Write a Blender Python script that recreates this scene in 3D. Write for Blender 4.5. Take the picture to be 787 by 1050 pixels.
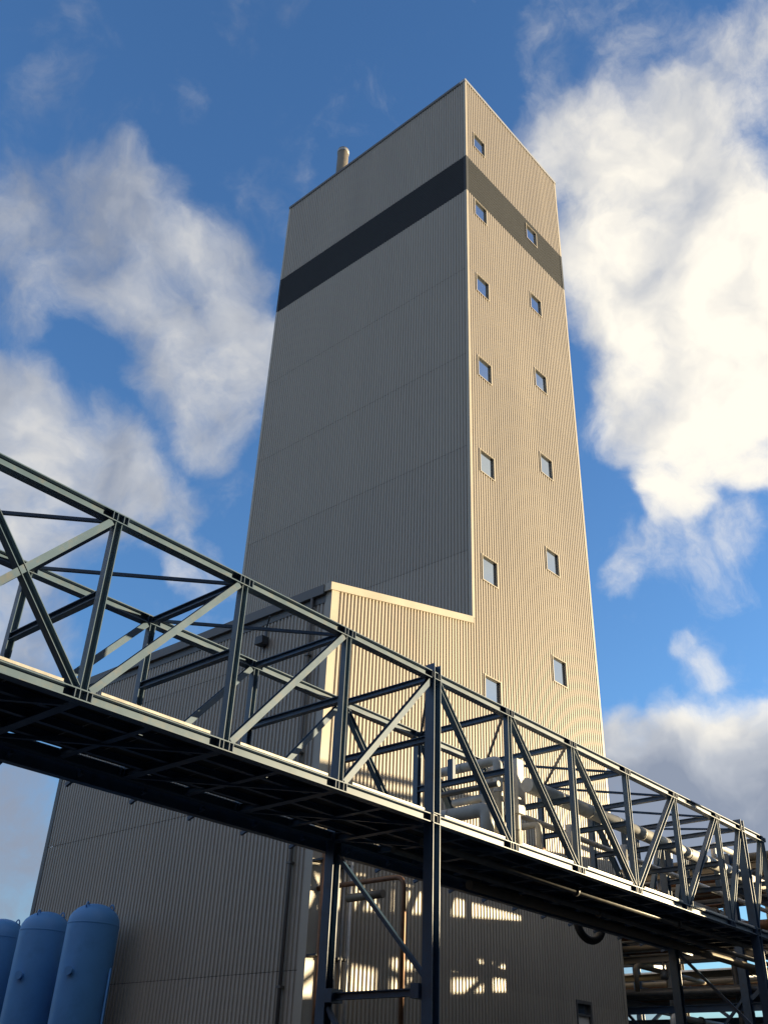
import bpy, math, random
from mathutils import Vector, Matrix
random.seed(7)
for o in list(bpy.data.objects): bpy.data.objects.remove(o, do_unlink=True)
S = bpy.context.scene
COL = S.collection
R = math.radians

# ------------------------------------------------------------------ camera
cd = bpy.data.cameras.new('camera'); cam = bpy.data.objects.new('camera', cd); COL.objects.link(cam)
S.camera = cam
cd.sensor_fit = 'HORIZONTAL'; cd.sensor_width = 36.0
cd.lens = 986.55/787*36.0
cd.clip_start = 0.1; cd.clip_end = 6000
_r = Vector((0.65978, -0.75059, 0.03615)); _u = Vector((-0.41924, -0.32774, 0.84665)); _f = Vector((0.62364, 0.57376, 0.53091))
M4 = Matrix((( _r.x, _u.x, -_f.x, 0), (_r.y, _u.y, -_f.y, 0), (_r.z, _u.z, -_f.z, 1.6), (0, 0, 0, 1)))
cam.matrix_world = M4

# ------------------------------------------------------------------ sun and sky
SUN_EL, SUN_AZ = 5.1, 34.9          # elevation; angle from +X towards -Y
to_sun = Vector((math.cos(R(SUN_EL))*math.cos(R(SUN_AZ)), -math.cos(R(SUN_EL))*math.sin(R(SUN_AZ)), math.sin(R(SUN_EL))))
sd = bpy.data.lights.new('sun', 'SUN'); sun = bpy.data.objects.new('sun', sd); COL.objects.link(sun)
sd.energy = 5.0; sd.angle = R(0.5); sd.color = (1.0, 0.80, 0.49)
sun.rotation_euler = to_sun.to_track_quat('Z', 'Y').to_euler()
sun.location = (60, -40, 40)

W = bpy.data.worlds.new('World'); S.world = W; W.use_nodes = True
nt = W.node_tree; nt.nodes.clear()
def N(t, **k):
    n = nt.nodes.new(t)
    for a, b in k.items(): setattr(n, a, b)
    return n
def L(a, b): nt.links.new(a, b)
def math_(op, a, b=None, c=None, clamp=False):
    n = N('ShaderNodeMath', operation=op); n.use_clamp = clamp
    for i, v in enumerate((a, b, c)):
        if v is None: continue
        if isinstance(v, (int, float)): n.inputs[i].default_value = v
        else: L(v, n.inputs[i])
    return n.outputs[0]
out = N('ShaderNodeOutputWorld'); bg = N('ShaderNodeBackground'); L(bg.outputs[0], out.inputs[0])
bg.inputs[1].default_value = 0.069
sky = N('ShaderNodeTexSky', sky_type='NISHITA'); sky.sun_disc = False
sky.sun_elevation = R(SUN_EL); sky.sun_rotation = math.atan2(to_sun.x, to_sun.y)
sky.altitude = 0; sky.air_density = 1.0; sky.dust_density = 0.6; sky.ozone_density = 1.5
tc = N('ShaderNodeTexCoord'); D = tc.outputs['Generated']
# cloud banks: direction (x, y, z), angular radius in degrees, weight
BLOBS = [(0.253,0.667,0.700,4.2,0.82),(0.308,0.637,0.706,4.4,0.88),(0.375,0.625,0.685,4.2,0.90),(0.426,0.640,0.639,4.0,0.90),(0.462,0.658,0.595,2.8,0.80),(0.250,0.712,0.656,3.2,0.60),(0.217,0.677,0.703,2.6,0.60),(0.174,0.605,0.777,1.8,0.38),(0.216,0.609,0.763,1.5,0.38),(0.170,0.636,0.752,1.8,0.30),(0.315,0.773,0.550,4.1,0.95),(0.372,0.756,0.539,3.9,0.95),(0.416,0.747,0.518,3.1,0.90),(0.355,0.796,0.490,3.8,0.90),(0.465,0.727,0.506,2.5,0.60),(0.519,0.721,0.460,2.0,0.65),(0.382,0.826,0.414,3.2,0.80),(0.408,0.833,0.374,2.7,0.70),(0.428,0.778,0.461,2.2,0.45),(0.450,0.861,0.238,2.6,0.75),(0.458,0.869,0.188,4.4,0.85),(0.501,0.233,0.833,4.1,0.65),(0.514,0.274,0.813,2.4,0.50),(0.553,0.268,0.789,3.7,0.95),(0.588,0.227,0.776,4.2,1.00),(0.618,0.269,0.739,4.3,1.00),(0.651,0.226,0.724,4.8,1.00),(0.652,0.315,0.690,2.8,0.80),(0.695,0.255,0.673,4.9,1.00),(0.709,0.202,0.676,4.8,1.10),(0.754,0.233,0.614,4.3,1.10),(0.731,0.292,0.617,3.9,0.95),(0.767,0.284,0.575,3.3,1.00),(0.781,0.317,0.538,2.2,0.95),(0.789,0.341,0.511,1.2,0.62),(0.744,0.335,0.579,1.4,0.70),(0.568,0.107,0.816,2.5,0.60),(0.545,0.169,0.821,3.0,0.35),(0.623,0.130,0.771,2.5,0.50),(0.795,0.251,0.552,2.2,0.80),(0.792,0.402,0.460,1.3,0.52),(0.805,0.348,0.480,2.2,0.40),(0.798,0.371,0.475,1.6,0.36),(0.824,0.334,0.458,1.8,0.38),(0.829,0.278,0.485,2.0,0.36),(0.856,0.351,0.380,1.1,0.46),(0.841,0.367,0.397,0.9,0.42),(0.840,0.439,0.310,2.4,0.85),(0.865,0.390,0.300,2.8,1.00),(0.889,0.333,0.300,2.8,1.10),(0.882,0.385,0.273,4.3,1.10),(0.905,0.341,0.254,3.1,1.10),(0.857,0.445,0.258,4.3,1.00),(0.849,0.398,0.349,1.0,0.50)]
# warp the direction a little so that the banks have torn edges
wn = N('ShaderNodeTexNoise'); wn.inputs['Scale'].default_value = 7; wn.inputs['Detail'].default_value = 8; L(D, wn.inputs['Vector'])
wv = N('ShaderNodeVectorMath', operation='SUBTRACT'); L(wn.outputs['Color'], wv.inputs[0]); wv.inputs[1].default_value = (.5, .5, .5)
ws = N('ShaderNodeVectorMath', operation='SCALE'); L(wv.outputs[0], ws.inputs[0]); ws.inputs['Scale'].default_value = 0.11
wa = N('ShaderNodeVectorMath', operation='ADD'); L(D, wa.inputs[0]); L(ws.outputs[0], wa.inputs[1])
wnz = N('ShaderNodeVectorMath', operation='NORMALIZE'); L(wa.outputs[0], wnz.inputs[0]); DW = wnz.outputs[0]
tot = None
for x, y, z, a, w in BLOBS:
    d = N('ShaderNodeVectorMath', operation='DOT_PRODUCT'); L(DW, d.inputs[0]); d.inputs[1].default_value = Vector((x, y, z)).normalized()
    m = N('ShaderNodeMapRange', interpolation_type='SMOOTHSTEP')
    m.inputs['From Min'].default_value = math.cos(R(a*1.5)); m.inputs['From Max'].default_value = math.cos(R(a*0.15))
    m.inputs['To Min'].default_value = 0; m.inputs['To Max'].default_value = w
    L(d.outputs['Value'], m.inputs['Value'])
    tot = m.outputs[0] if tot is None else math_('SMOOTH_MAX', tot, m.outputs[0], 0.25)
# the rest of the sky carries broken cloud of the same sort
bn = N('ShaderNodeTexNoise'); bn.inputs['Scale'].default_value = 2.3; bn.inputs['Detail'].default_value = 3; L(D, bn.inputs['Vector'])
fd = N('ShaderNodeVectorMath', operation='DOT_PRODUCT'); L(D, fd.inputs[0]); fd.inputs[1].default_value = _f
away = N('ShaderNodeMapRange', interpolation_type='SMOOTHSTEP'); L(fd.outputs['Value'], away.inputs['Value'])
away.inputs['From Min'].default_value = 0.80; away.inputs['From Max'].default_value = 0.66
away.inputs['To Min'].default_value = 0; away.inputs['To Max'].default_value = 1
bb = N('ShaderNodeMapRange', interpolation_type='SMOOTHSTEP'); L(bn.outputs['Fac'], bb.inputs['Value'])
bb.inputs['From Min'].default_value = 0.38; bb.inputs['From Max'].default_value = 0.60
sz = N('ShaderNodeSeparateXYZ'); L(D, sz.inputs[0])
hz = N('ShaderNodeMapRange', interpolation_type='SMOOTHSTEP'); L(sz.outputs['Z'], hz.inputs['Value'])      # bank of cloud along the horizon
hz.inputs['From Min'].default_value = 0.20; hz.inputs['From Max'].default_value = 0.04; hz.inputs['To Min'].default_value = 0; hz.inputs['To Max'].default_value = 0.8
cover = math_('MAXIMUM', math_('MAXIMUM', tot, hz.outputs[0]), math_('MULTIPLY', bb.outputs[0], away.outputs[0]))
n1 = N('ShaderNodeTexNoise'); n1.inputs['Scale'].default_value = 11; n1.inputs['Detail'].default_value = 10; n1.inputs['Roughness'].default_value = 0.62; L(DW, n1.inputs['Vector'])
dens = math_('ADD', cover, math_('MULTIPLY', math_('SUBTRACT', n1.outputs['Fac'], 0.5), 1.5))
cm = N('ShaderNodeMapRange', interpolation_type='SMOOTHSTEP'); L(dens, cm.inputs['Value'])
cm.inputs['From Min'].default_value = 0.22; cm.inputs['From Max'].default_value = 1.06; cm.inputs['To Max'].default_value = 0.97
# light and shade inside the cloud, from a shifted copy of its own structure (lit side towards the sun)
sh = N('ShaderNodeVectorMath', operation='ADD'); L(DW, sh.inputs[0]); sh.inputs[1].default_value = to_sun*0.035
n2 = N('ShaderNodeTexNoise'); n2.inputs['Scale'].default_value = 7; n2.inputs['Detail'].default_value = 5; L(sh.outputs[0], n2.inputs['Vector'])
n3 = N('ShaderNodeTexNoise'); n3.inputs['Scale'].default_value = 7; n3.inputs['Detail'].default_value = 5; L(DW, n3.inputs['Vector'])
rel = math_('MULTIPLY_ADD', math_('SUBTRACT', n3.outputs['Fac'], n2.outputs['Fac']), 2.2, 0.5)
# cloud nearer the sun's side and higher up is brighter, low cloud is greyer
sdot = N('ShaderNodeVectorMath', operation='DOT_PRODUCT'); L(D, sdot.inputs[0]); sdot.inputs[1].default_value = Vector((to_sun.x, to_sun.y, 0)).normalized()
side = N('ShaderNodeMapRange'); L(sdot.outputs['Value'], side.inputs['Value'])
side.inputs['From Min'].default_value = -0.25; side.inputs['From Max'].default_value = 0.45; side.inputs['To Min'].default_value = -0.45; side.inputs['To Max'].default_value = 0.36
sep = N('ShaderNodeSeparateXYZ'); L(D, sep.inputs[0])
low = N('ShaderNodeMapRange', interpolation_type='SMOOTHSTEP'); L(sep.outputs['Z'], low.inputs['Value'])
low.inputs['From Min'].default_value = 0.25; low.inputs['From Max'].default_value = 0.385; low.inputs['To Min'].default_value = -1.2; low.inputs['To Max'].default_value = 0.0
opp = N('ShaderNodeMapRange'); L(sdot.outputs['Value'], opp.inputs['Value'])          # cloud opposite the sun is lit from the front
opp.inputs['From Min'].default_value = -0.2; opp.inputs['From Max'].default_value = -0.8; opp.inputs['To Min'].default_value = 0; opp.inputs['To Max'].default_value = 0.5
mid = N('ShaderNodeMapRange', interpolation_type='SMOOTHSTEP'); L(sep.outputs['Z'], mid.inputs['Value'])     # lower banks catch more of the low sun than high ones
mid.inputs['From Min'].default_value = 0.72; mid.inputs['From Max'].default_value = 0.52; mid.inputs['To Min'].default_value = 0; mid.inputs['To Max'].default_value = 0.2
lit = math_('ADD', math_('ADD', math_('ADD', math_('ADD', rel, mid.outputs[0]), side.outputs[0]), opp.outputs[0]), low.outputs[0], clamp=True)
cr = N('ShaderNodeValToRGB'); L(lit, cr.inputs[0])
e = cr.color_ramp.elements
e[0].position = 0.0; e[0].color = (1.75, 2.0, 2.55, 1)
e[1].position = 1.0; e[1].color = (6.7, 6.3, 5.5, 1)
k = cr.color_ramp.elements.new(0.45); k.color = (3.3, 3.45, 3.75, 1)
# clear sky: a little more blue than the model gives for a low sun
hs = N('ShaderNodeMix', data_type='RGBA', blend_type='MULTIPLY'); hs.inputs['Factor'].default_value = 1
L(sky.outputs[0], hs.inputs['A']); hs.inputs['B'].default_value = (1.0, 1.60, 2.5, 1)
mixc = N('ShaderNodeMix', data_type='RGBA'); L(cm.outputs[0], mixc.inputs['Factor']); L(hs.outputs['Result'], mixc.inputs['A']); L(cr.outputs[0], mixc.inputs['B'])
L(mixc.outputs['Result'], bg.inputs[0])

S.view_settings.view_transform = 'Standard'; S.view_settings.look = 'None'
S.view_settings.gamma = 1; S.view_settings.use_curve_mapping = False
S.view_settings.exposure = 1.25
S.render.engine = 'CYCLES'

# ------------------------------------------------------------------ materials
def mat(name, col, rough=.5, metal=0., var=.08, scale=3., bump=0., spec=.5, streak=False, rnd=0., dirt=None, dscale=2.0, damt=.5):
    m = bpy.data.materials.new(name); m.use_nodes = True
    t = m.node_tree; b = t.nodes['Principled BSDF']
    b.inputs['Roughness'].default_value = rough; b.inputs['Metallic'].default_value = metal
    b.inputs['Specular IOR Level'].default_value = spec
    g = t.nodes.new('ShaderNodeTexCoord')
    mp = t.nodes.new('ShaderNodeMapping'); t.links.new(g.outputs['Object'], mp.inputs[0])
    if streak: mp.inputs['Scale'].default_value = (1, 1, .12)
    n = t.nodes.new('ShaderNodeTexNoise'); n.inputs['Scale'].default_value = scale; n.inputs['Detail'].default_value = 5
    t.links.new(mp.outputs[0], n.inputs['Vector'])
    r = t.nodes.new('ShaderNodeMapRange'); r.inputs['From Min'].default_value = .3; r.inputs['From Max'].default_value = .7
    r.inputs['To Min'].default_value = 1-var; r.inputs['To Max'].default_value = 1+var
    t.links.new(n.outputs['Fac'], r.inputs['Value'])
    mx = t.nodes.new('ShaderNodeMix'); mx.data_type = 'RGBA'; mx.blend_type = 'MULTIPLY'; mx.inputs['Factor'].default_value = 1
    mx.inputs['A'].default_value = (*col, 1); t.links.new(r.outputs[0], mx.inputs['B'])
    res = mx.outputs['Result']
    if rnd:        # sheets of different batches differ a little
        oi = t.nodes.new('ShaderNodeObjectInfo'); rr_ = t.nodes.new('ShaderNodeMapRange'); t.links.new(oi.outputs['Random'], rr_.inputs['Value'])
        rr_.inputs['To Min'].default_value = 1-rnd; rr_.inputs['To Max'].default_value = 1+rnd
        m3 = t.nodes.new('ShaderNodeMix'); m3.data_type = 'RGBA'; m3.blend_type = 'MULTIPLY'; m3.inputs['Factor'].default_value = 1
        t.links.new(res, m3.inputs['A']); t.links.new(rr_.outputs[0], m3.inputs['B']); res = m3.outputs['Result']
    if dirt:
        n2 = t.nodes.new('ShaderNodeTexNoise'); n2.inputs['Scale'].default_value = dscale; n2.inputs['Detail'].default_value = 8; n2.inputs['Roughness'].default_value = .65
        t.links.new(mp.outputs[0], n2.inputs['Vector'])
        r2 = t.nodes.new('ShaderNodeMapRange'); r2.inputs['From Min'].default_value = .52; r2.inputs['From Max'].default_value = .72; r2.inputs['To Max'].default_value = damt
        t.links.new(n2.outputs['Fac'], r2.inputs['Value'])
        m2 = t.nodes.new('ShaderNodeMix'); m2.data_type = 'RGBA'; t.links.new(r2.outputs[0], m2.inputs['Factor'])
        t.links.new(res, m2.inputs['A']); m2.inputs['B'].default_value = (*dirt, 1); res = m2.outputs['Result']
    t.links.new(res, b.inputs['Base Color'])
    r3 = t.nodes.new('ShaderNodeMapRange'); r3.inputs['To Min'].default_value = max(.02, rough-.12); r3.inputs['To Max'].default_value = min(1, rough+.12)
    t.links.new(n.outputs['Fac'], r3.inputs['Value']); t.links.new(r3.outputs[0], b.inputs['Roughness'])
    if bump:
        bp = t.nodes.new('ShaderNodeBump'); bp.inputs['Strength'].default_value = bump; bp.inputs['Distance'].default_value = .01
        t.links.new(n.outputs['Fac'], bp.inputs['Height']); t.links.new(bp.outputs[0], b.inputs['Normal'])
    return m
M = dict(
    clad=mat('beige cladding', (.395, .345, .28), .45, rnd=.045, var=.05, scale=.6, streak=True, dirt=(.33, .285, .23), dscale=.5, damt=.35),
    band=mat('dark grey cladding', (.072, .076, .082), .75, var=.06, scale=.8, spec=.15),
    flash=mat('beige flashing', (.43, .38, .30), .4, var=.05, scale=1.),
    trim=mat('grey brown flashing', (.12, .115, .11), .5, var=.06, scale=1.),
    core=mat('wall core', (.10, .10, .10), .9),
    steel=mat('blue grey steel paint', (.085, .14, .205), .42, var=.10, scale=2.5, bump=.05, dirt=(.17, .15, .12), dscale=5., damt=.5),
    steel_shade=mat('shaded steel paint', (.050, .095, .165), .42, var=.12, scale=2.5, bump=.05, dirt=(.06, .05, .045), dscale=4., damt=.5),  # darker copy of the bridge's one steel paint, shade put into its colour
    galv=mat('galvanised steel', (.42, .41, .39), .42, .25, var=.12, scale=9.),
    grate=mat('deck plate', (.07, .065, .06), .75, .2, var=.2, scale=4., dirt=(.10, .07, .045), dscale=3.),
    white=mat('white pipe insulation', (.60, .59, .56), .5, .0, var=.10, scale=3., bump=.06, dirt=(.42, .40, .36), dscale=4., damt=.6),
    greyp=mat('grey pipe', (.16, .16, .155), .45, .3, var=.15, scale=5., dirt=(.16, .11, .07), dscale=4.),
    tanp=mat('tan pipe', (.20, .17, .125), .55, .1, var=.15, scale=4., dirt=(.16, .11, .07), dscale=4.),
    rust=mat('rusty brown pipe', (.20, .10, .05), .5, .35, var=.25, scale=6., bump=.2),
    black=mat('black rubber', (.02, .02, .022), .6, var=.2, scale=6.),
    tank=mat('blue tank paint', (.08, .275, .60), .5, var=.06, scale=1.5, bump=.03, dirt=(.065, .22, .48), dscale=2.5, damt=.5),
    darkm=mat('dark fitting', (.035, .04, .05), .5, var=.2, scale=5.),
    asphalt=mat('asphalt', (.055, .054, .052), .9, var=.25, scale=1.2, bump=.3, dirt=(.085, .08, .075), dscale=.6),
    concrete=mat('concrete', (.10, .097, .09), .85, var=.12, scale=2., bump=.2),
    blind=mat('pale blind', (.75, .70, .62), .8, var=.05, scale=2.),
    brick=mat('dark brick', (.075, .055, .045), .85, var=.2, scale=3., bump=.2),
    roof=mat('grey roof sheet', (.22, .22, .22), .6, var=.08, scale=1.),
)
def glass_mat():
    m = bpy.data.materials.new('coated window glass'); m.use_nodes = True
    b = m.node_tree.nodes['Principled BSDF']
    b.inputs['Base Color'].default_value = (.40, .46, .53, 1); b.inputs['Metallic'].default_value = .9; b.inputs['Roughness'].default_value = .04
    n = m.node_tree.nodes.new('ShaderNodeTexNoise'); n.inputs['Scale'].default_value = 1.2
    bp = m.node_tree.nodes.new('ShaderNodeBump'); bp.inputs['Strength'].default_value = .006
    m.node_tree.links.new(n.outputs['Fac'], bp.inputs['Height']); m.node_tree.links.new(bp.outputs[0], b.inputs['Normal'])
    return m
M['glass'] = glass_mat()

# ------------------------------------------------------------------ mesh helpers
class MB:
    def __init__(s): s.v = []; s.f = []; s.sm = []
    def add(s, vs, fs, smooth=False):
        o = len(s.v); s.v += [tuple(v) for v in vs]
        for f in fs: s.f.append([i+o for i in f]); s.sm.append(smooth)
        return s
    def box(s, x0, x1, y0, y1, z0, z1):
        return s.add([(x0,y0,z0),(x1,y0,z0),(x1,y1,z0),(x0,y1,z0),(x0,y0,z1),(x1,y0,z1),(x1,y1,z1),(x0,y1,z1)],
              [(0,3,2,1),(4,5,6,7),(0,1,5,4),(1,2,6,5),(2,3,7,6),(3,0,4,7)])
    def extrude(s, prof, p, q, up):
        """closed profile [(a,b)] swept from p to q; a along side, b along up"""
        p, q, up = Vector(p), Vector(q), Vector(up); d = (q-p).normalized()
        up = (up - d*up.dot(d)).normalized(); sd_ = d.cross(up).normalized(); n = len(prof)
        vs = [p+sd_*a+up*b for a, b in prof]+[q+sd_*a+up*b for a, b in prof]
        fs = [(i, (i+1) % n, n+(i+1) % n, n+i) for i in range(n)]
        fs += [tuple(range(n-1, -1, -1)), tuple(range(n, 2*n))]
        return s.add(vs, fs)
    def ibeam(s, p, q, h, b, up, tf=.018, tw=.012):
        H, B, w = h/2, b/2, tw/2
        pr = [(-B,-H),(B,-H),(B,-H+tf),(w,-H+tf),(w,H-tf),(B,H-tf),(B,H),(-B,H),(-B,H-tf),(-w,H-tf),(-w,-H+tf),(-B,-H+tf)]
        return s.extrude(pr, p, q, up)
    def bar(s, p, q, a, b, up): return s.extrude([(-a/2,-b/2),(a/2,-b/2),(a/2,b/2),(-a/2,b/2)], p, q, up)
    def angle(s, p, q, a, up, t=.012): return s.extrude([(0,0),(a,0),(a,t),(t,t),(t,a),(0,a)], p, q, up)
    def tube(s, pts, r, n=14, caps=True, bend=0.):
        pts = [Vector(p) for p in pts]
        if bend and len(pts) > 2:
            new = [pts[0]]
            for i in range(1, len(pts)-1):
                a = (pts[i-1]-pts[i]); c = (pts[i+1]-pts[i]); ra = min(bend, a.length*.49, c.length*.49)
                a.normalize(); c.normalize()
                for k in range(7):
                    t_ = k/6; new.append(pts[i]+a*ra*(1-t_)**2+c*ra*t_**2)
            new.append(pts[-1]); pts = new
        d = (pts[1]-pts[0]).normalized(); up = Vector((0,0,1)) if abs(d.z) < .9 else Vector((1,0,0))
        x = d.cross(up).normalized(); vs = []; m = len(pts)
        for i, p in enumerate(pts):
            dn = ((pts[min(i+1, m-1)]-p).normalized()+(p-pts[max(i-1, 0)]).normalized()).normalized()
            x = (x-dn*x.dot(dn)).normalized(); y = dn.cross(x)
            for k in range(n):
                a = 2*math.pi*k/n; vs.append(p+x*math.cos(a)*r+y*math.sin(a)*r)
        fs = [(i*n+k, i*n+(k+1) % n, (i+1)*n+(k+1) % n, (i+1)*n+k) for i in range(m-1) for k in range(n)]
        s.add(vs, fs, True)
        if caps: o = len(s.v)-len(vs); s.f += [[o+k for k in range(n-1,-1,-1)], [o+(m-1)*n+k for k in range(n)]]; s.sm += [False, False]
        return s
    def lathe(s, prof, c=(0,0,0), n=28):
        vs = []; m = len(prof)
        for r_, z_ in prof:
            for k in range(n):
                a = 2*math.pi*k/n; vs.append((c[0]+r_*math.cos(a), c[1]+r_*math.sin(a), c[2]+z_))
        fs = [(i*n+k, i*n+(k+1) % n, (i+1)*n+(k+1) % n, (i+1)*n+k) for i in range(m-1) for k in range(n)]
        return s.add(vs, fs, True)
    def mesh(s, name, m):
        me = bpy.data.meshes.new(name); me.from_pydata(s.v, [], s.f); me.materials.append(M[m] if isinstance(m, str) else m)
        me.polygons.foreach_set('use_smooth', s.sm); me.update(); return me
    def build(s, name, m, parent=None, loc=None):
        o = bpy.data.objects.new(name, s.mesh(name, m)); COL.objects.link(o)
        if parent is not None: o.parent = parent; 
        if loc: o.location = loc
        elif parent is not None and parent.type == 'EMPTY': o.location = -Vector(parent.location)   # world-coordinate meshes
        return o
def empty(name, loc, label, cat, group=None):
    o = bpy.data.objects.new(name, None); COL.objects.link(o); o.location = loc; o['label'] = label; o['category'] = cat
    if group: o['group'] = group
    return o
def tag(o, label, cat, group=None):
    o['label'] = label; o['category'] = cat
    if group: o['group'] = group
    return o
def inst(me, name, parent, loc):
    o = bpy.data.objects.new(name, me); COL.objects.link(o); o.parent = parent; o.location = Vector(loc)-Vector(parent.location) if parent.type == 'EMPTY' else Vector(loc); return o

# ------------------------------------------------------------------ ground
g = MB().add([(-3000,-3000,0),(3000,-3000,0),(3000,3000,0),(-3000,3000,0)], [(0,1,2,3)]).build('ground', 'asphalt'); g['kind'] = 'structure'
pv = MB().box(10,44,15.6,40,-.1,.12).build('pavement', 'concrete'); pv['kind'] = 'structure'

# ------------------------------------------------------------------ ribbed cladding
PITCH = .16
def ribs(a0, a1, z0, z1, place, holes=(), depth=.034, ztop=None):
    """vertical trapezoidal ribs from a0 to a1; place(a, out, z) -> point; holes [(a0,a1,z0,z1)]; ztop(a) for a raked top"""
    mb = MB(); n = round((a1-a0)/PITCH)
    for i in range(n):
        s = a0+i*PITCH
        segs = [(0,.042,0,0),(.042,.062,0,depth),(.062,.14,depth,depth),(.14,.16,depth,0)]
        zr = [(z0, z1)]
        for h in holes:
            if h[0]-1e-4 <= s and s+PITCH <= h[1]+1e-4:
                nz = []
                for p, q in zr:
                    if h[3] <= p or h[2] >= q: nz.append((p, q)); continue
                    if h[2] > p: nz.append((p, h[2]))
                    if h[3] < q: nz.append((h[3], q))
                zr = nz
        for p, q in zr:
            for u0, u1, d0, d1 in segs:
                A, B = s+u0, s+u1
                q0 = min(q, ztop(A)) if ztop else q; q1 = min(q, ztop(B)) if ztop else q
                if q0 <= p or q1 <= p: continue
                mb.add([place(A,d0,p), place(B,d1,p), place(B,d1,q1), place(A,d0,q0)], [(0,1,2,3)])
    return mb
def hribs(a0, a1, z0, z1, place, pitch=.13, depth=.03, holes=()):
    mb = MB(); n = round((z1-z0)/pitch); pz = (z1-z0)/n
    for i in range(n):
        s = z0+i*pz
        for u0, u1, d0, d1 in ((0,.3,0,0),(.3,.42,0,depth),(.42,.88,depth,depth),(.88,1,depth,0)):
            A, B = s+u0*pz, s+u1*pz; ar = [(a0, a1)]
            for h in holes:
                if h[2] < (A+B)/2 < h[3]:
                    na = []
                    for p, q in ar:
                        if h[1] <= p or h[0] >= q: na.append((p, q)); continue
                        if h[0] > p: na.append((p, h[0]))
                        if h[1] < q: na.append((h[1], q))
                    ar = na
            for p, q in ar: mb.add([place(p,d0,A), place(q,d0,A), place(q,d1,B), place(p,d1,B)], [(0,1,2,3)])
    return mb
TX0, TX1, TY0, TY1, TZ = 25.65, 34.45, 19.0, 32.6, 49.4
BZ0, BZ1 = 40.46, 43.06
tower = empty('tower_building', (30.05, 25.8, 0), 'tall beige ribbed metal tower with a dark band near its top', 'tower')
MB().box(TX0+.16, TX1-.16, TY0+.16, TY1-.16, 0, TZ-.25).build('wall_core', 'core', tower)
WL = [45.0, 39.82, 34.66, 29.58, 24.50, 19.50, 14.55]; WR = [42.15, 37.05, 31.97, 26.95, 21.95, 16.92]
wins = [(TX0+.64, z) for z in WL]+[(TX0+5.28, z) for z in WR]
HW = .54; WW = .96
holes = [(x, x+WW, z-HW, z+HW) for x, z in wins]+[(31.09, 32.05, 2.9, 5.1)]
front = lambda a, d, z: (a, TY0-d, z)
left = lambda a, d, z: (TX0-d, TY0+TY1-a, z)      # a runs so that the outward normal is -X
right = lambda a, d, z: (TX1+d, a, z)
back = lambda a, d, z: (TX0+TX1-a, TY1+d, z)
cuts = [0, 5.0, 9.95, 14.98, 20.0, 24.93, 29.9, 35.1, BZ0, BZ1, TZ]
for i in range(len(cuts)-1):
    g0 = .008
    z0, z1 = cuts[i]+g0, cuts[i+1]-g0
    for nm, fn, a0, a1, hl in (('f', front, TX0, TX1, holes), ('l', left, TY0, TY1, ()), ('r', right, TY0, TY1, ()), ('b', back, TX0, TX1, ())):
        if nm == 'l' and z1 < 14.9: continue
        if cuts[i] == BZ0: hribs(a0, a1, z0, z1, fn, holes=hl).build('band_sheet', 'band', tower)
        else: ribs(a0, a1, *((cuts[i], cuts[i+1]) if nm == 'f' else (z0, z1)), fn, hl).build('cladding_sheet', 'clad', tower)
# corner flashings, parapet capping, band trims
def corner(x, y, sx, sy, z0, z1, m, par, w=.16):
    mb = MB(); t = .012; o = .046
    x0 = x+sx*o; y0 = y+sy*o
    mb.box(min(x0, x0-sx*w), max(x0, x0-sx*w), min(y0, y0-sy*t), max(y0, y0-sy*t), z0, z1)
    mb.box(min(x0, x0-sx*t), max(x0, x0-sx*t), min(y0-sy*t, y0-sy*w), max(y0-sy*t, y0-sy*w), z0, z1)
    return mb.build('corner_flashing', m, par)
for sx, sy, x, y in ((-1,-1,TX0,TY0),(1,-1,TX1,TY0),(-1,1,TX0,TY1),(1,1,TX1,TY1)):
    zs = 17.1 if (sx, sy) == (-1, -1) else 0
    corner(x, y, sx, sy, zs, BZ0, 'flash', tower); corner(x, y, sx, sy, BZ0, BZ1, 'band', tower); corner(x, y, sx, sy, BZ1, TZ-.1, 'flash', tower)
for b in ((TX0-.07, TX1+.07, TY0-.07, TY0+.3), (TX0-.07, TX1+.07, TY1-.3, TY1+.07), (TX0-.07, TX0+.3, TY0+.3, TY1-.3), (TX1-.3, TX1+.07, TY0+.3, TY1-.3)):
    MB().box(*b, TZ-.16, TZ+.03).build('parapet_capping', 'galv' if b[2] < 19 else 'trim', tower)
MB().box(TX0+.3, TX1-.3, TY0+.3, TY1-.3, TZ-.5, TZ-.3).build('roof_deck', 'roof', tower)
# windows: a pressed frame standing proud of the sheets, glass set back in it
def win_meshes():
    f = MB(); y0, y1 = -.052, .15; t = .022
    f.box(0, t, y0, y1, -HW, HW); f.box(WW-t, WW, y0, y1, -HW, HW); f.box(t, WW-t, y0, y1, HW-t, HW); f.box(t, WW-t, y0, y1, -HW, -HW+t)
    p = MB().box(t, WW-t, .035, .06, -HW+t, HW-t)
    g_ = MB(); q = .032; ya, yb = -.064, -.052          # pressed surround lying on the ribs
    g_.box(-q, t*.5, ya, yb, -HW-q, HW+q); g_.box(WW-t*.5, WW+q, ya, yb, -HW-q, HW+q); g_.box(t*.5, WW-t*.5, ya, yb, -HW-q, -HW+t*.5); g_.box(t*.5, WW-t*.5, ya, yb, HW-t*.5, HW+q*.5)
    i = MB(); q = .02; a, b, c, d = t, WW-t, -HW+t, HW-t
    i.box(a, a+q, .02, .035, c, d); i.box(b-q, b, .02, .035, c, d); i.box(a+q, b-q, .02, .035, c, c+q); i.box(a+q, b-q, .02, .035, d-q, d)
    return f.mesh('window', 'flash'), p.mesh('pane', 'glass'), g_.mesh('surround', 'flash'), i.mesh('sash', 'trim')
wf, wp, wsil, wsa = win_meshes()
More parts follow.
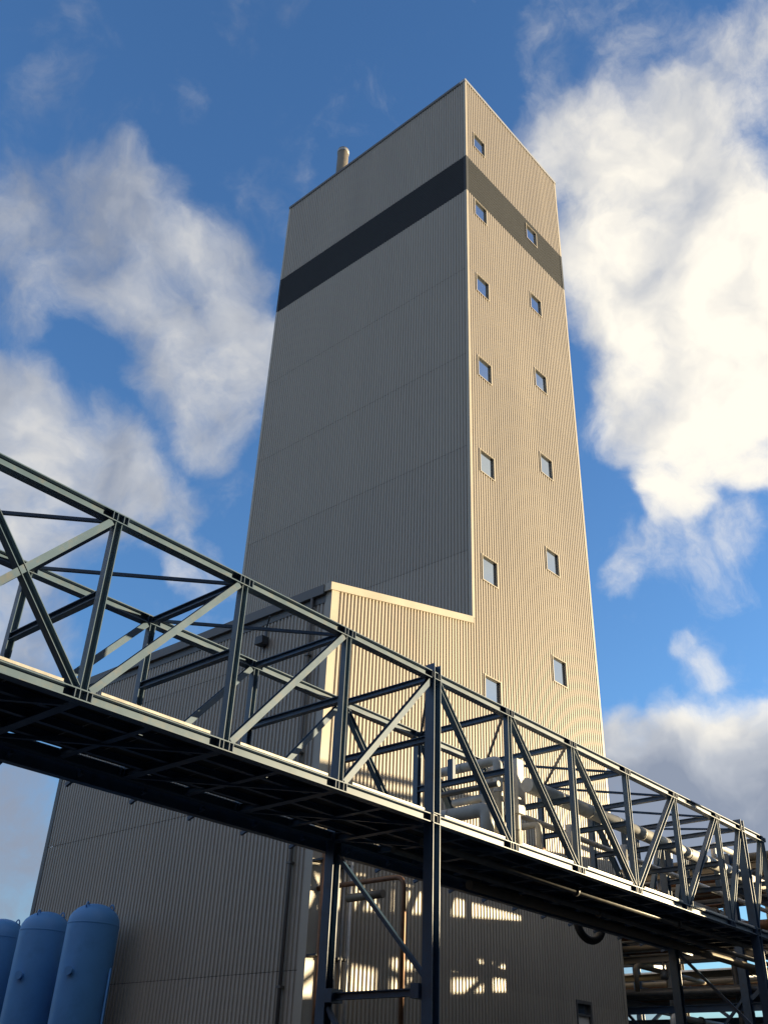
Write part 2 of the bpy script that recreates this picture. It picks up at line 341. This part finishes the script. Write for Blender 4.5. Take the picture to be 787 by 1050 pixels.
for x, z in wins:
    w = inst(wf, 'window', tower, (x, TY0, z))
    for nm, me in (('pane', wp), ('surround', wsil), ('sash', wsa)):
        o = bpy.data.objects.new(nm, me); COL.objects.link(o); o.parent = w
# low window with a blind, in a dark frame
lw = MB(); lw.box(31.09,31.13,18.93,19.15,2.9,5.1); lw.box(31.97,32.05,18.93,19.15,2.9,5.1); lw.box(31.13,31.97,18.93,19.15,5.0,5.1); lw.box(31.13,31.97,18.93,19.15,2.9,3.0); lw.box(31.13,31.97,18.97,19.15,4.64,4.70)
lwo = lw.build('low_window', 'trim', tower); lwo['label'] = 'low window with pale blind'
MB().box(31.13,31.97,19.06,19.08,4.70,5.0).build('pane', 'glass', lwo); MB().box(31.13,31.97,19.04,19.06,3.0,4.64).build('blind', 'blind', lwo)
# flue on the roof
fl = MB().lathe([(.345,0),(.345,3.62),(.30,3.62),(.30,3.2),(0,3.2)], (26.45, 29.1, TZ-.3), 24).build('flue', 'tanp', tower)
fl['label'] = 'pale grey exhaust flue on the roof edge'
MB().lathe([(.34,3.3),(.375,3.32),(.375,3.5),(.34,3.52)], (26.45, 29.1, TZ-.3), 24).build('flue_band', 'galv', fl)
MB().lathe([(.34,.55),(.365,.57),(.365,.66),(.34,.68)], (26.45, 29.1, TZ-.3), 24).build('flue_band', 'galv', fl)

# ------------------------------------------------------------------ lower building
AX0, AX1, EZ, RZ = 18.41, TX0, 15.43, 17.05
AX0 = TX0-45*PITCH       # 18.45
annex = empty('annex_building', (22, 25.8, 0), 'lower beige ribbed building with sloping roof attached to the tower', 'building')
slope = lambda x: EZ+(RZ-EZ)*(x-AX0)/(AX1-AX0)
mb = MB()
pr = [(AX0+.16,0),(AX1-.01,0),(AX1-.01,RZ-.2),(AX0+.16,EZ-.2)]
mb.add([(x, TY0+.16, z) for x, z in pr]+[(x, TY1-.16, z) for x, z in pr], [(0,1,2,3),(7,6,5,4),(0,4,5,1),(1,5,6,2),(2,6,7,3),(3,7,4,0)])
mb.build('wall_core', 'core', annex)
acuts = [0, 4.6, 9.2, 13.6]
aleft = lambda a, d, z: (AX0-d, TY0+TY1-a, z)
for i in range(len(acuts)):
    z0 = acuts[i]+.008; z1 = (acuts[i+1] if i+1 < len(acuts) else EZ)-.008
    ribs(TY0, TY1, z0, z1, aleft).build('cladding_sheet', 'clad', annex)
gcuts = [0, 5.0, 9.95, 18]
for i in range(3):
    ribs(AX0, AX1, gcuts[i], gcuts[i+1], front, ztop=lambda a: slope(a)-.02).build('cladding_sheet', 'clad', annex)
corner(AX0, TY0, -1, -1, 0, EZ-.05, 'flash', annex, w=.26); corner(AX0, TY1, -1, 1, 0, EZ-.05, 'trim', annex, w=.22)
# raked verge flashing, roof and eaves
v = MB(); e0, e1 = AX0-.14, AX1-.05
v.add([(e0,18.90,slope(e0)-.20),(e1,18.90,slope(e1)-.20),(e1,18.90,slope(e1)+.06),(e0,18.90,slope(e0)+.06),
       (e0,19.2,slope(e0)-.20),(e1,19.2,slope(e1)-.20),(e1,19.2,slope(e1)+.06),(e0,19.2,slope(e0)+.06)],
      [(0,1,2,3),(7,6,5,4),(0,4,5,1),(1,5,6,2),(2,6,7,3),(3,7,4,0)])
v.build('verge_flashing', 'flash', annex)
rf = MB(); rf.add([(AX0,19.2,EZ),(AX1-.05,19.2,RZ),(AX1-.05,TY1,RZ),(AX0,TY1,EZ),(AX0,19.2,EZ-.1),(AX1-.05,19.2,RZ-.1),(AX1-.05,TY1,RZ-.1),(AX0,TY1,EZ-.1)],
      [(0,1,2,3),(7,6,5,4),(4,5,1,0),(5,6,2,1),(6,7,3,2),(7,4,0,3)]); rf.build('roof', 'roof', annex)
MB().box(AX0-.17, AX0-.05, 19.2, TY1+.1, EZ-.30, EZ+.02).build('eaves_gutter', 'trim', annex)
MB().box(AX0-.05, AX0-.041, 19.2, TY1, EZ-.55, EZ-.30).build('eaves_flashing', 'trim', annex)
dp = MB().tube([(AX0-.12,19.72,EZ-.3),(AX0-.12,19.72,.2)], .055, 12).build('downpipe', 'trim', annex)
for z in (13.2, 10.2, 7.2, 4.2, 1.5): MB().box(AX0-.19, AX0-.03, 19.64, 19.80, z, z+.05).build('bracket', 'trim', dp)
# floodlight on its bracket
fl2 = empty('floodlight', (AX0-.05, 21.85, 14.1), 'small dark floodlight fixed below the eaves of the lower building', 'floodlight')
MB().box(AX0-.34, AX0-.06, 21.66, 22.0, 14.1, 14.36).build('housing', 'darkm', fl2); MB().box(AX0-.06, AX0-.036, 21.78, 21.9, 14.05, 14.75).build('bracket', 'darkm', fl2)
MB().bar((AX0-.05, 21.84, 14.74), (AX0-.42, 21.30, 14.86), .04, .04, (0,0,1)).build('arm', 'darkm', fl2)

# ------------------------------------------------------------------ truss bridge
YF, YB = 12.0, 14.64
ZB, ZT, ZM = 6.50, 9.46, 8.14
P_ = 2.664
NX = [14.8+P_*k for k in range(-5, 6)]+[29.8, 31.4]
bridge = empty('truss_bridge', (14.8, 13.3, 0), 'long blue grey steel truss bridge with dark deck carrying pipes', 'bridge')
X0, X1 = NX[0]-.15, NX[-1]
for y in (YF, YB):
    for z in (ZB, ZT):
        MB().ibeam((X0,y,z), (X1,y,z), .17, .18, (0,0,1), .018, .012).build('chord', 'steel', bridge)
post_len = ZT-ZB-.25
COLX = (14.8, 29.8)
for y in (YF, YB):
    for k, x in enumerate(NX):
        if x in COLX: continue
        MB().ibeam((x,y,ZB+.085), (x,y,ZT-.085), .125, .14, (1,0,0), .013, .010).build('post', 'steel', bridge)
    for k in range(len(NX)-1):
        a, b = NX[k], NX[k+1]
        lo, hi = ZB+.10, ZT-.10
        kinds = ['/'] if b <= 14.81 else (['\\'] if b < 23 else ['/'])
        if abs(b-(14.8-3*P_)) < .01: kinds = ['/', '\\']
        if y == YB: kinds = ['/'] if b <= 14.81 else ['\\'] if b < 29 else ['/']
        if b-a < 2: kinds = ['/']
        for kd in kinds:
            p, q = ((a+.12, y, lo), (b-.12, y, hi)) if kd == '/' else ((a+.12, y, hi), (b-.12, y, lo))
            d = Vector(q)-Vector(p); perp = Vector((-d.z, 0, d.x))
            if kd == '/' and b <= 14.81: MB().ibeam(p, q, .12, .115, (0,1,0), .012, .010).build('diagonal', 'steel', bridge)
            else: MB().ibeam(p, q, .12, .14, perp, .012, .010).build('diagonal', 'steel', bridge)
# node stiffeners and bolts
st = MB().box(-.007,.007,-.098,.098,-.0655,.0655).mesh('stiffener', 'steel_shade')
for y in (YF, YB):
    for x in NX:
        for z in (ZB, ZT):
            for dx in (-.14, -.06, .06, .14): inst(st, 'stiffener', bridge, (x+dx, y, z))
# cross members
for x in NX:
    MB().ibeam((x,YF+.10,ZT), (x,YB-.10,ZT), .12, .12, (0,0,1), .014, .010).build('top_cross_beam', 'steel_shade', bridge)
    MB().ibeam((x,YF+.02,ZM), (x,YB-.02,ZM), .125, .12, (0,0,1), .014, .010).build('middle_cross_beam', 'steel_shade', bridge)
    MB().ibeam((x,YF+.10,ZB-.005), (x,YB-.10,ZB-.005), .155, .16, (0,0,1), .016, .012).build('floor_beam', 'steel_shade', bridge)
for k in range(1, len(NX)-1):
    kk = k+1 if 14 < NX[k] < 21 else k-1
    MB().bar((NX[k],YF+.1,ZT), (NX[kk],YB-.1,ZT), .055, .055, (0,0,1)).build('plan_brace', 'steel_shade', bridge)
    MB().angle((NX[k],YF+.2,ZB-.085), (NX[k-1],YB-.2,ZB-.085), .07, (0,0,1)).build('floor_brace', 'steel_shade', bridge)
# deck, stringers, toe boards, edge trough
for k in range(len(NX)-1):
    a, b = NX[k], NX[k+1]; n = 3; w = (b-a)/n
    for i in range(n):
        MB().box(a+i*w+.012, a+(i+1)*w-.012, YF+.16, YB-.14, ZB+.085, ZB+.125).build('deck_panel', 'grate', bridge)
    MB().box(a+.27, b-(.36 if b < 29 else .27), YF-.105, YF-.088, ZB+.088, ZB+.13).build('toe_board', 'galv', bridge)
    MB().box(a+.27, b-.3, YB-.122, YB-.10, ZB+.128, ZB+.19).build('toe_board', 'galv', bridge)
    xm = (a+b)/2
    MB().ibeam((xm,YF+.10,ZB+.005), (xm,YB-.10,ZB+.005), .14, .12, (0,0,1)).build('floor_beam', 'steel_shade', bridge)
for y in (12.65, 13.32, 13.99): MB().ibeam((X0,y,ZB+.015), (X1,y,ZB+.015), .13, .09, (0,0,1), .012, .009).build('stringer', 'steel_shade', bridge)
MB().extrude([(0,0),(.16,0),(.16,.26),(.14,.26),(.14,.02),(.02,.02),(.02,.26),(0,.26)], (X0,YB+.30,ZB-.28), (X1,YB+.30,ZB-.28), (0,0,1)).build('edge_trough', 'steel_shade', bridge)
x = X0+.7
while x < X1:
    MB().bar((x,YB+.02,ZB-.15), (x,YB+.46,ZB-.30), .05, .07, (0,0,1)).build('trough_bracket', 'steel_shade', bridge); x += P_/2*.997
# trestles
for x in COLX:
    for y, zt in ((YF, ZT+.26), (YB, ZT+.1)):
        c = MB().ibeam((x,y,.03), (x,y,zt), .22, .24, (1,0,0), .018, .012).build('column', 'steel_shade', bridge)
        MB().box(x-.22,x+.22,y-.22,y+.22,.0,.03).build('base_plate', 'steel_shade', c)
        for z in (ZB-.10, ZB+.09, ZT-.10): MB().box(x-.109,x+.109,y-.13,y+.13,z,z+.016).build('cap_plate', 'steel', c)
    MB().ibeam((x,YF+.14,3.49), (x,YB-.14,3.49), .13, .13, (0,0,1)).build('trestle_beam', 'steel_shade', bridge)
    MB().bar((x+.03,YB-.12,6.12), (x+.03,YF+.14,3.72), .08, .08, (0,0,1)).build('trestle_brace', 'steel_shade', bridge)
    MB().bar((x-.03,YB-.14,3.30), (x-.03,YF+.14,.5), .08, .08, (0,0,1)).build('trestle_brace', 'steel_shade', bridge)
    for y in (YF, YB): MB().box(x-.16,x+.16,(y+.15 if y < 13 else y-.34),(y+.34 if y < 13 else y-.15),3.38,3.62).build('gusset', 'steel_shade', bridge)

# ------------------------------------------------------------------ pipes on and under the bridge
def pipe(name, pts, r, m, label, group=None, bend=.3, flanges=(), hoops=0):
    root = MB().tube(pts, r, 16, bend=bend).build(name, m); tag(root, label, 'pipe', group)
    for (p, d) in flanges:
        p = Vector(p); d = Vector(d).normalized()
        MB().tube([p-d*.035, p+d*.035], r*1.55, 16).build('flange', 'greyp' if m != 'rust' else 'rust', root)
    if hoops:
        for i in range(len(pts)-1):
            a, b = Vector(pts[i]), Vector(pts[i+1]); ln = (b-a).length; d = (b-a)/ln; k = int(ln/hoops)
            for j in range(1, k+1):
                c = a+d*(ln*j/(k+1)); MB().tube([c-d*.02, c+d*.02], r*1.05, 16).build('band', 'galv', root)
    return root
ZP = ZM+.064
for x in NX[6:]:
    MB().box(x-.05,x+.05,13.52,13.68,ZM+.062,ZM+.545).build('pipe_stool', 'steel_shade', bridge)
pipe('insulated_pipe', [(18.75,15.3,6.45),(18.75,15.3,8.93),(18.75,13.2,8.93),(18.75,13.2,6.62)], .115, 'white', 'white insulated pipe turning down at the top of the pipe bend on the bridge', bend=.12, hoops=1.1)
pipe('insulated_pipe', [(18.15,15.25,6.45),(18.15,15.25,7.62),(18.15,13.1,7.62),(18.15,13.1,6.62)], .16, 'white', 'thick white insulated pipe, lowest of the bends beside the front column', bend=.18, hoops=1.2)
pipe('insulated_pipe', [(18.35,15.0,7.0),(18.35,15.0,8.22),(18.35,12.9,8.22)], .07, 'greyp', 'thin grey pipe crossing the bridge between two white pipe bends', bend=.1)
pipe('insulated_pipe', [(18.6,15.1,6.6),(18.6,15.1,7.28),(18.6,13.6,7.28),(18.6,13.6,6.62)], .13, 'tanp', 'tan pipe low behind the white pipe bends near the front column', bend=.18)
pipe('insulated_pipe', [(19.5,13.25,6.62),(19.5,13.25,9.05)], .125, 'white', 'upright white insulated riser right of the pipe bends on the bridge', hoops=.9)
MB().box(19.36,19.64,13.05,13.45,7.8,9.12).build('insulation_box', 'white', bpy.data.objects['insulated_pipe.004'])
pipe('insulated_pipe', [(19.3,12.75,ZP+.19),(37.2,12.75,ZP+.19)], .175, 'white', 'thickest white insulated pipe running along the bridge middle beams', hoops=1.4)
pipe('insulated_pipe', [(19.0,13.6,6.62),(19.0,13.6,ZP+.62),(37.2,13.6,ZP+.62)], .14, 'white', 'white insulated pipe raised on stools above the bridge middle beams', bend=.22, hoops=1.4)
pipe('insulated_pipe', [(18.45,13.35,6.62),(18.45,13.35,8.0),(18.45,14.3,8.0)], .09, 'white', 'short white insulated pipe bend close behind the front column', bend=.14)
pipe('insulated_pipe', [(20.2,14.2,ZP+.08),(37.2,14.2,ZP+.08)], .075, 'white', 'slim white insulated pipe at the back of the bridge middle beams', hoops=1.7)
pipe('steel_pipe', [(15.4,12.75,ZB-.20),(36.5,12.75,ZB-.20)], .07, 'greyp', 'grey flanged pipe hung under the front of the bridge deck', flanges=[((21.2,12.75,ZB-.20),(1,0,0)),((26.4,12.75,ZB-.20),(1,0,0))])
pipe('steel_pipe', [(15.4,13.5,ZB-.27),(36.5,13.5,ZB-.27)], .07, 'greyp', 'grey pipe hung under the middle of the bridge deck', flanges=[((23.5,13.5,ZB-.27),(1,0,0))])
pipe('steel_pipe', [(18.9,14.2,ZB-.29),(36.5,14.2,ZB-.29)], .11, 'tanp', 'tan pipe hung under the back of the bridge deck')
pipe('rusty_elbow', [(20.7,13.6,6.62),(20.7,13.6,7.35),(21.35,13.6,7.35),(21.35,13.6,6.62)], .085, 'rust', 'brown arched pipe elbow standing on the bridge deck', bend=.32)
pipe('insulated_pipe', [(20.35,13.15,6.62),(20.35,13.15,7.75),(20.35,14.4,7.75)], .08, 'white', 'small white pipe bend right of the tall white riser on the bridge', bend=.14)
pipe('insulated_pipe', [(22.0,13.3,6.62),(22.0,13.3,8.1)], .10, 'white', 'short upright white pipe between the second and third posts right of the front column', flanges=[((22.0,13.3,7.4),(0,0,1))])
pipe('insulated_pipe', [(24.6,13.2,6.62),(24.6,13.2,8.1)], .09, 'white', 'short upright white pipe below the lit pipes, in front of the tower edge', flanges=[((24.6,13.2,7.2),(0,0,1))])
pipe('steel_pipe', [(21.0,12.9,6.78),(36.8,12.9,6.78)], .07, 'greyp', 'grey pipe lying on the deck along the front of the bridge', flanges=[((24.0,12.9,6.78),(1,0,0)),((27.2,12.9,6.78),(1,0,0))])
pipe('steel_pipe', [(21.8,13.25,6.80),(36.8,13.25,6.80)], .09, 'white', 'white pipe lying on the bridge deck behind a grey one')
# looped hose below the deck
hp = [(25.95+.58*math.cos(R(a)), 15.15+.12*math.sin(R(a*.5)), 6.42+.42*math.sin(R(a))) for a in range(130, 411, 12)]
tag(MB().tube(hp, .11, 12).build('hose_loop', 'black'), 'thick black hose loop hanging below the bridge deck', 'hose')
# copper coloured swan neck and risers at the gable corner
pipe('copper_pipe', [(18.68,16,.2),(18.68,16,6.55),(18.68,18.95,6.55)], .062, 'rust', 'copper brown swan neck pipe rising behind the front trestle', bend=.3, flanges=[((18.68,16,2.2),(0,0,1))])
tag(MB().tube([(18.72,16.7,6.22),(18.72,17.9,6.22)], .10, 14).build('strip_lamp', 'tanp'), 'small tan cylinder hanging under the copper brown swan neck pipe', 'pipe')
for x, r, m, lb in ((18.50,.045,'rust','thin rust red riser pipe closest to the building corner'), (18.66,.04,'rust','thin rust red riser pipe second from the building corner'),
                    (19.55,.05,'galv','bright galvanised riser pipe left of the copper brown swan neck'), (19.30,.04,'greyp','dull grey riser pipe beside the bright galvanised riser')):
    rp = pipe('riser_pipe', [(x,18.62,.2),(x,18.62,7.9)], r, m, lb)
    for z in (2.5, 4.9, 7.2): MB().box(x-.08,x+.08,18.60,18.97,z,z+.05).build('clip', 'darkm', rp)

# ------------------------------------------------------------------ blue tanks
def tank(y, label):
    t = empty('gas_tank', (17.35, y, 0), label, 'tank', 'blue tanks beside the lower building')
    r = .76; pf = [(0,.35),(.5,.38),(r-.06,.5),(r,.75),(r,6.07)]+[(r*math.cos(R(a)), 6.07+.60*math.sin(R(a))**.9) for a in (15,30,45,58,70,80)]+[(.0,6.67)]
    b = MB().lathe(pf, n=40).build('shell', 'tank', t, (0,0,0))
    for z in (6.07, 3.3, .78): MB().lathe([(r,z-.03),(r+.008,z-.012),(r+.008,z+.012),(r,z+.03)], n=40).build('weld_seam', 'tank', t, (0,0,0))
    for a in (205, 25, 300):
        c, s = math.cos(R(a)), math.sin(R(a))
        MB().tube([(c*.50+s*k*.0+c*.07*math.cos(R(q)), s*.50+s*.07*math.cos(R(q)), 6.50+.15*math.sin(R(q))) for q in range(0,181,30) for k in (0,)], .022, 8).build('lifting_lug', 'tank', t, (0,0,0))
    for z, a in ((4.75,205),(2.0,205)):
        c, s = math.cos(R(a)), math.sin(R(a))
        MB().tube([(c*(r-.05), s*(r-.05), z),(c*(r+.09), s*(r+.09), z)], .095, 16).build('nozzle', 'tank', t, (0,0,0))
        MB().tube([(c*(r+.09), s*(r+.09), z),(c*(r+.125), s*(r+.125), z)], .12, 16).build('blind_flange', 'tank', t, (0,0,0))
    MB().tube([(.3,-r-.06,4.9),(.3,-r-.06,.4)], .03, 8).build('drain_pipe', 'tank', t, (0,0,0))
    for a in (45,135,225,315): MB().box(-.07,.07,-.07,.07,0,.6).build('leg', 'tank', t, (.6*math.cos(R(a)), .6*math.sin(R(a)), 0))
    return t
tank(27.0, 'blue cylindrical tank nearest the bridge, rightmost of the row')
tank(29.65, 'blue cylindrical tank in the middle of the row by the lower building')
tank(32.3, 'blue cylindrical tank farthest back, mostly cut off by the left picture edge')

# ------------------------------------------------------------------ pipe rack behind the bridge's right end
rack = empty('pipe_rack', (39, 15, 0), 'dense steel pipe rack standing behind the right end of the bridge', 'pipe rack')
RX = (36.6, 41.4); RY = [5.0, 10.2, 15.4, 20.6, 25.8, 31.0]
LV = [4.3, 5.6, 7.2, 7.6, 9.2]  # level heights shaped to leave strips of sun on the lower wall
for y in RY:
    ht = 11.9 if y < 11 else 10.4
    for x in RX: MB().ibeam((x,y,0), (x,y,ht), .3, .28, (1,0,0)).build('column', 'steel_shade' if x < 40 else 'tanp', rack)
    for z in LV+[ht-.15]: MB().ibeam((RX[0]+.15,y,z), (RX[1]-.15,y,z), .28, .2, (0,0,1)).build('cross_beam', 'steel_shade', rack)
    MB().bar((RX[0],y+.03,.3), (RX[1],y+.03,4.2), .1, .1, (0,1,0)).build('brace', 'steel_shade', rack)
    MB().bar((RX[1],y-.05,.3), (RX[0],y-.05,4.2), .1, .1, (0,1,0)).build('brace', 'steel_shade', rack)
for i in range(len(RY)-1):
    a, b = RY[i], RY[i+1]
    for x in RX:
        for z in (LV[0]-.4, LV[1]-.35, LV[2]-.22)+((9.9,) if i else ()): MB().ibeam((x,a+.15,z), (x,b-.15,z), .24, .16, (0,0,1)).build('longitudinal_beam', 'tanp' if z > 6 else 'steel_shade', rack)
    if i < 2:  # out of view: braces added to cut the wall light into a lattice
        for p_, q_ in (((a+.2, 5.5), (a+2.5, 7.2)), ((a+2.7, 7.2), (b-.2, 5.5))):
            MB().bar((RX[0]-.05,p_[0],p_[1]), (RX[0]-.05,q_[0],q_[1]), .14, .14, (1,0,0)).build('brace', 'steel_shade', rack)
    if i in (2, 3):
        MB().bar((RX[0]+.1,a,.4), (RX[0]+.1,b,5.6), .09, .09, (1,0,0)).build('brace', 'steel_shade', rack)
        MB().bar((RX[0]-.1,b,.4), (RX[0]-.1,a,5.6), .09, .09, (1,0,0)).build('brace', 'steel_shade', rack)
# pipes along the rack
rr = random.Random(3)
cols = ['greyp', 'tanp', 'white', 'greyp', 'rust', 'tanp']
words = {'greyp': 'dull grey', 'tanp': 'tan', 'white': 'white insulated', 'rust': 'rusty brown'}
for z, lname in zip(LV+[10.0], ('lowest', 'second', 'third', 'fourth', 'fifth', 'top')):
    x = 37.0
    while x < 41.1:
        r = rr.choice([.06, .08, .11, .15, .18]); m = rr.choice(cols)
        y1 = rr.choice([31, 31, 31, 27, 24]); y0 = rr.choice([3.5, 4.5]) if z < 9 else 11.5
        pts = [(x,y0,z+.14+r), (x,y1,z+.14+r)]
        if rr.random() < .35: pts.append((x,y1,z+.14+r+rr.choice([-1.2, 1.0])))
        pipe('rack_pipe', pts, r, m, '%s pipe lying along the %s level of the pipe rack' % (words[m], lname), group='%s pipes on the %s level of the rack' % (words[m], lname),
             flanges=[((x,rr.uniform(15,24),z+.14+r),(0,1,0))] if rr.random() < .6 else ())
        x += r*2+rr.uniform(.12, .5)

for x, z, lb in ((37.2, 11.3, 'lower'), (38.6, 11.9, 'upper')):  # unseen trays added to shade the wall near the building corner
    tr = MB().extrude([(-.3,0),(.3,0),(.3,.16),(.28,.16),(.28,.02),(-.28,.02),(-.28,.16),(-.3,.16)], (x,3.4,z), (x,9.6,z), (0,0,1)).build('shade_tray', 'galv')
    tag(tr, '%s galvanised tray on top of the rack, unseen, added to shade the wall corner' % lb, 'cable tray')
for i, (x, y, r, z1) in enumerate(((38.2, 5.9, .10, 7.6), (39.6, 7.3, .16, 8.2), (38.9, 8.1, .09, 7.6), (39, 10.0, .16, 8.3), (39.4, 11.0, .12, 7.7), (38.1, 11.55, .24, 8.0), (38.0, 16.3, .11, 9.4), (37.3, 18.2, .08, 8.0), (38.6, 19.2, .14, 10.2), (37.2, 22.4, .09, 9.3))):  # first six are out of view, added to break up the wall light
    m = cols[i % len(cols)]
    lb = ('thin grey light-breaking riser added unseen in the rack bay nearest the yard', 'thick tan light-breaking riser added unseen in the rack bay nearest the yard', 'slim white light-breaking riser added unseen in the middle of the near rack bay', 'thick grey light-breaking riser added unseen by the second rack column',
          'rusty light-breaking riser added unseen just past the second rack column', 'very thick tan light-blocking riser added unseen past the second rack column', 'grey riser right behind the right trestle of the bridge', 'thin tan riser between the right trestle and the tower',
          'white insulated riser between the right trestle and the tower', 'slim grey riser closest to the tower in the pipe rack')[i]
    rp = pipe('rack_riser', [(x,y,.1),(x,y,z1)], r, m, lb)
    MB().tube([(x,y,3.1),(x,y,3.17)], r*1.6, 14).build('flange', 'greyp', rp); MB().tube([(x,y,z1-.5),(x,y,z1-.43)], r*1.6, 14).build('flange', 'greyp', rp)
for i, (y, z, r, m, lb) in enumerate(((15.7, 10.75, .10, 'white', 'white cross pipe on top of the rack nearest the bridge end'), (17.0, 8.75, .14, 'white', 'thick white cross pipe half way up the near rack'),
        (19.4, 6.75, .09, 'tanp', 'tan cross pipe low in the near rack'), (21.2, 9.9, .08, 'greyp', 'thin grey cross pipe high in the near rack'), (18.1, 5.0, .11, 'white', 'white cross pipe at the lowest level of the near rack'))):
    pipe('cross_pipe', [(36.2,y,z-.9),(36.2,y,z),(42,y,z)], r, m, lb, bend=.25, flanges=[((38.5,y,z),(1,0,0))])
for i, (y, z0) in enumerate(((15.9, 7.9), (18.6, 6.3), (20.0, 8.1), (22.6, 6.5))):
    vr = empty('gate_valve', (36.9, y, z0), ('gate valve nearest the right picture edge', 'low gate valve behind the right trestle', 'high gate valve in the middle of the rack', 'gate valve closest to the tower wall')[i]+', with a round handwheel', 'valve', 'gate valves on the rack')
    MB().lathe([(0,0),(.13,0),(.17,.12),(.13,.26),(.05,.3),(.03,.62),(0,.62)], n=14).build('body', 'greyp', vr, (0,0,0))
    MB().tube([(.17*math.cos(R(a)), .17*math.sin(R(a)), .6) for a in range(0,361,24)], .02, 8).build('handwheel', 'rust', vr, (0,0,0))
# a second run of the same rack farther back
rack2 = empty('pipe_rack', (49.5, 30, 0), 'second, farther pipe rack seen through the near one', 'pipe rack')
for ch in list(rack.children):
    o = ch.copy(); COL.objects.link(o); o.parent = rack2; o.location = ch.location
for o in [q for q in COL.objects if q.name.startswith('rack_pipe')][::2]:
    c = o.copy(); COL.objects.link(c); c.location = Vector((10.5, 15, 0))
    c['label'] = o['label'].replace('the pipe rack', 'the farther pipe rack'); c['group'] = o['group'].replace('the rack', 'the farther rack')
    for ch in o.children: k_ = ch.copy(); COL.objects.link(k_); k_.parent = c
# ------------------------------------------------------------------ unseen blocks added to shade the lower walls and cut sky light
shed = empty('sun_blocking_shed', (52, 2, 0), 'unseen low shed added beyond the pipe rack to block the sun', 'shed')
MB().box(47.2,57,-16,15.5,0,6.7).build('wall', 'clad', shed)  # invented mass, stops the low sun from reaching the foot of the wall
MB().box(47,57.2,-16.2,15.7,6.7,6.9).build('roof', 'roof', shed)

cab = empty('sun_blocking_cabin', (45, 11.5, 0), 'unseen tall cabin added behind the pipe rack to keep sun off the lower wall', 'cabin')
MB().box(43,46.9,8.5,15.8,0,9.7).build('wall', 'clad', cab)  # invented mass, keeps sun off the right part of the lower wall
MB().box(42.9,46.98,8.4,15.9,9.7,9.95).build('roof', 'roof', cab)

ware = empty('sky_blocking_warehouse', (-10, -20, 0), 'unseen dark warehouse added behind the viewer to block sky light', 'warehouse')
MB().box(-50,23,-30,-4,0,26).build('wall', 'brick', ware)  # invented mass behind the camera, cuts sky light on the lower wall
MB().box(-50.3,23.3,-30.3,-3.7,26,26.4).build('roof', 'roof', ware)
hall = empty('sky_blocking_hall', (-28, 30, 0), 'unseen dark hall added left of the picture to block low sky light', 'hall')
MB().box(-46,-14,4,75,0,16).build('wall', 'brick', hall)  # invented mass out of view, darkens the lower left walls
MB().box(-46.3,-13.7,3.7,75.3,16,16.4).build('roof', 'roof', hall)

off = empty('sky_blocking_office', (28, -24, 0), 'unseen dark office block added behind the viewer on the right to block sky light', 'office')
MB().box(23.6,33,-40,-8,0,26).build('wall', 'brick', off)  # invented mass, closes the sky between warehouse and sun path
MB().box(23.5,33.2,-40.2,-7.8,26,26.4).build('roof', 'roof', off)
fh = empty('horizon_blocking_hall', (90, -55, 0), 'unseen long low hall added to block the glow at the horizon', 'hall')
MB().box(36,150,-70,-44,0,13).build('wall', 'brick', fh)  # invented mass, hides the bright horizon from the lower wall
MB().box(35.8,150.2,-70.2,-43.8,13,13.3).build('roof', 'roof', fh)
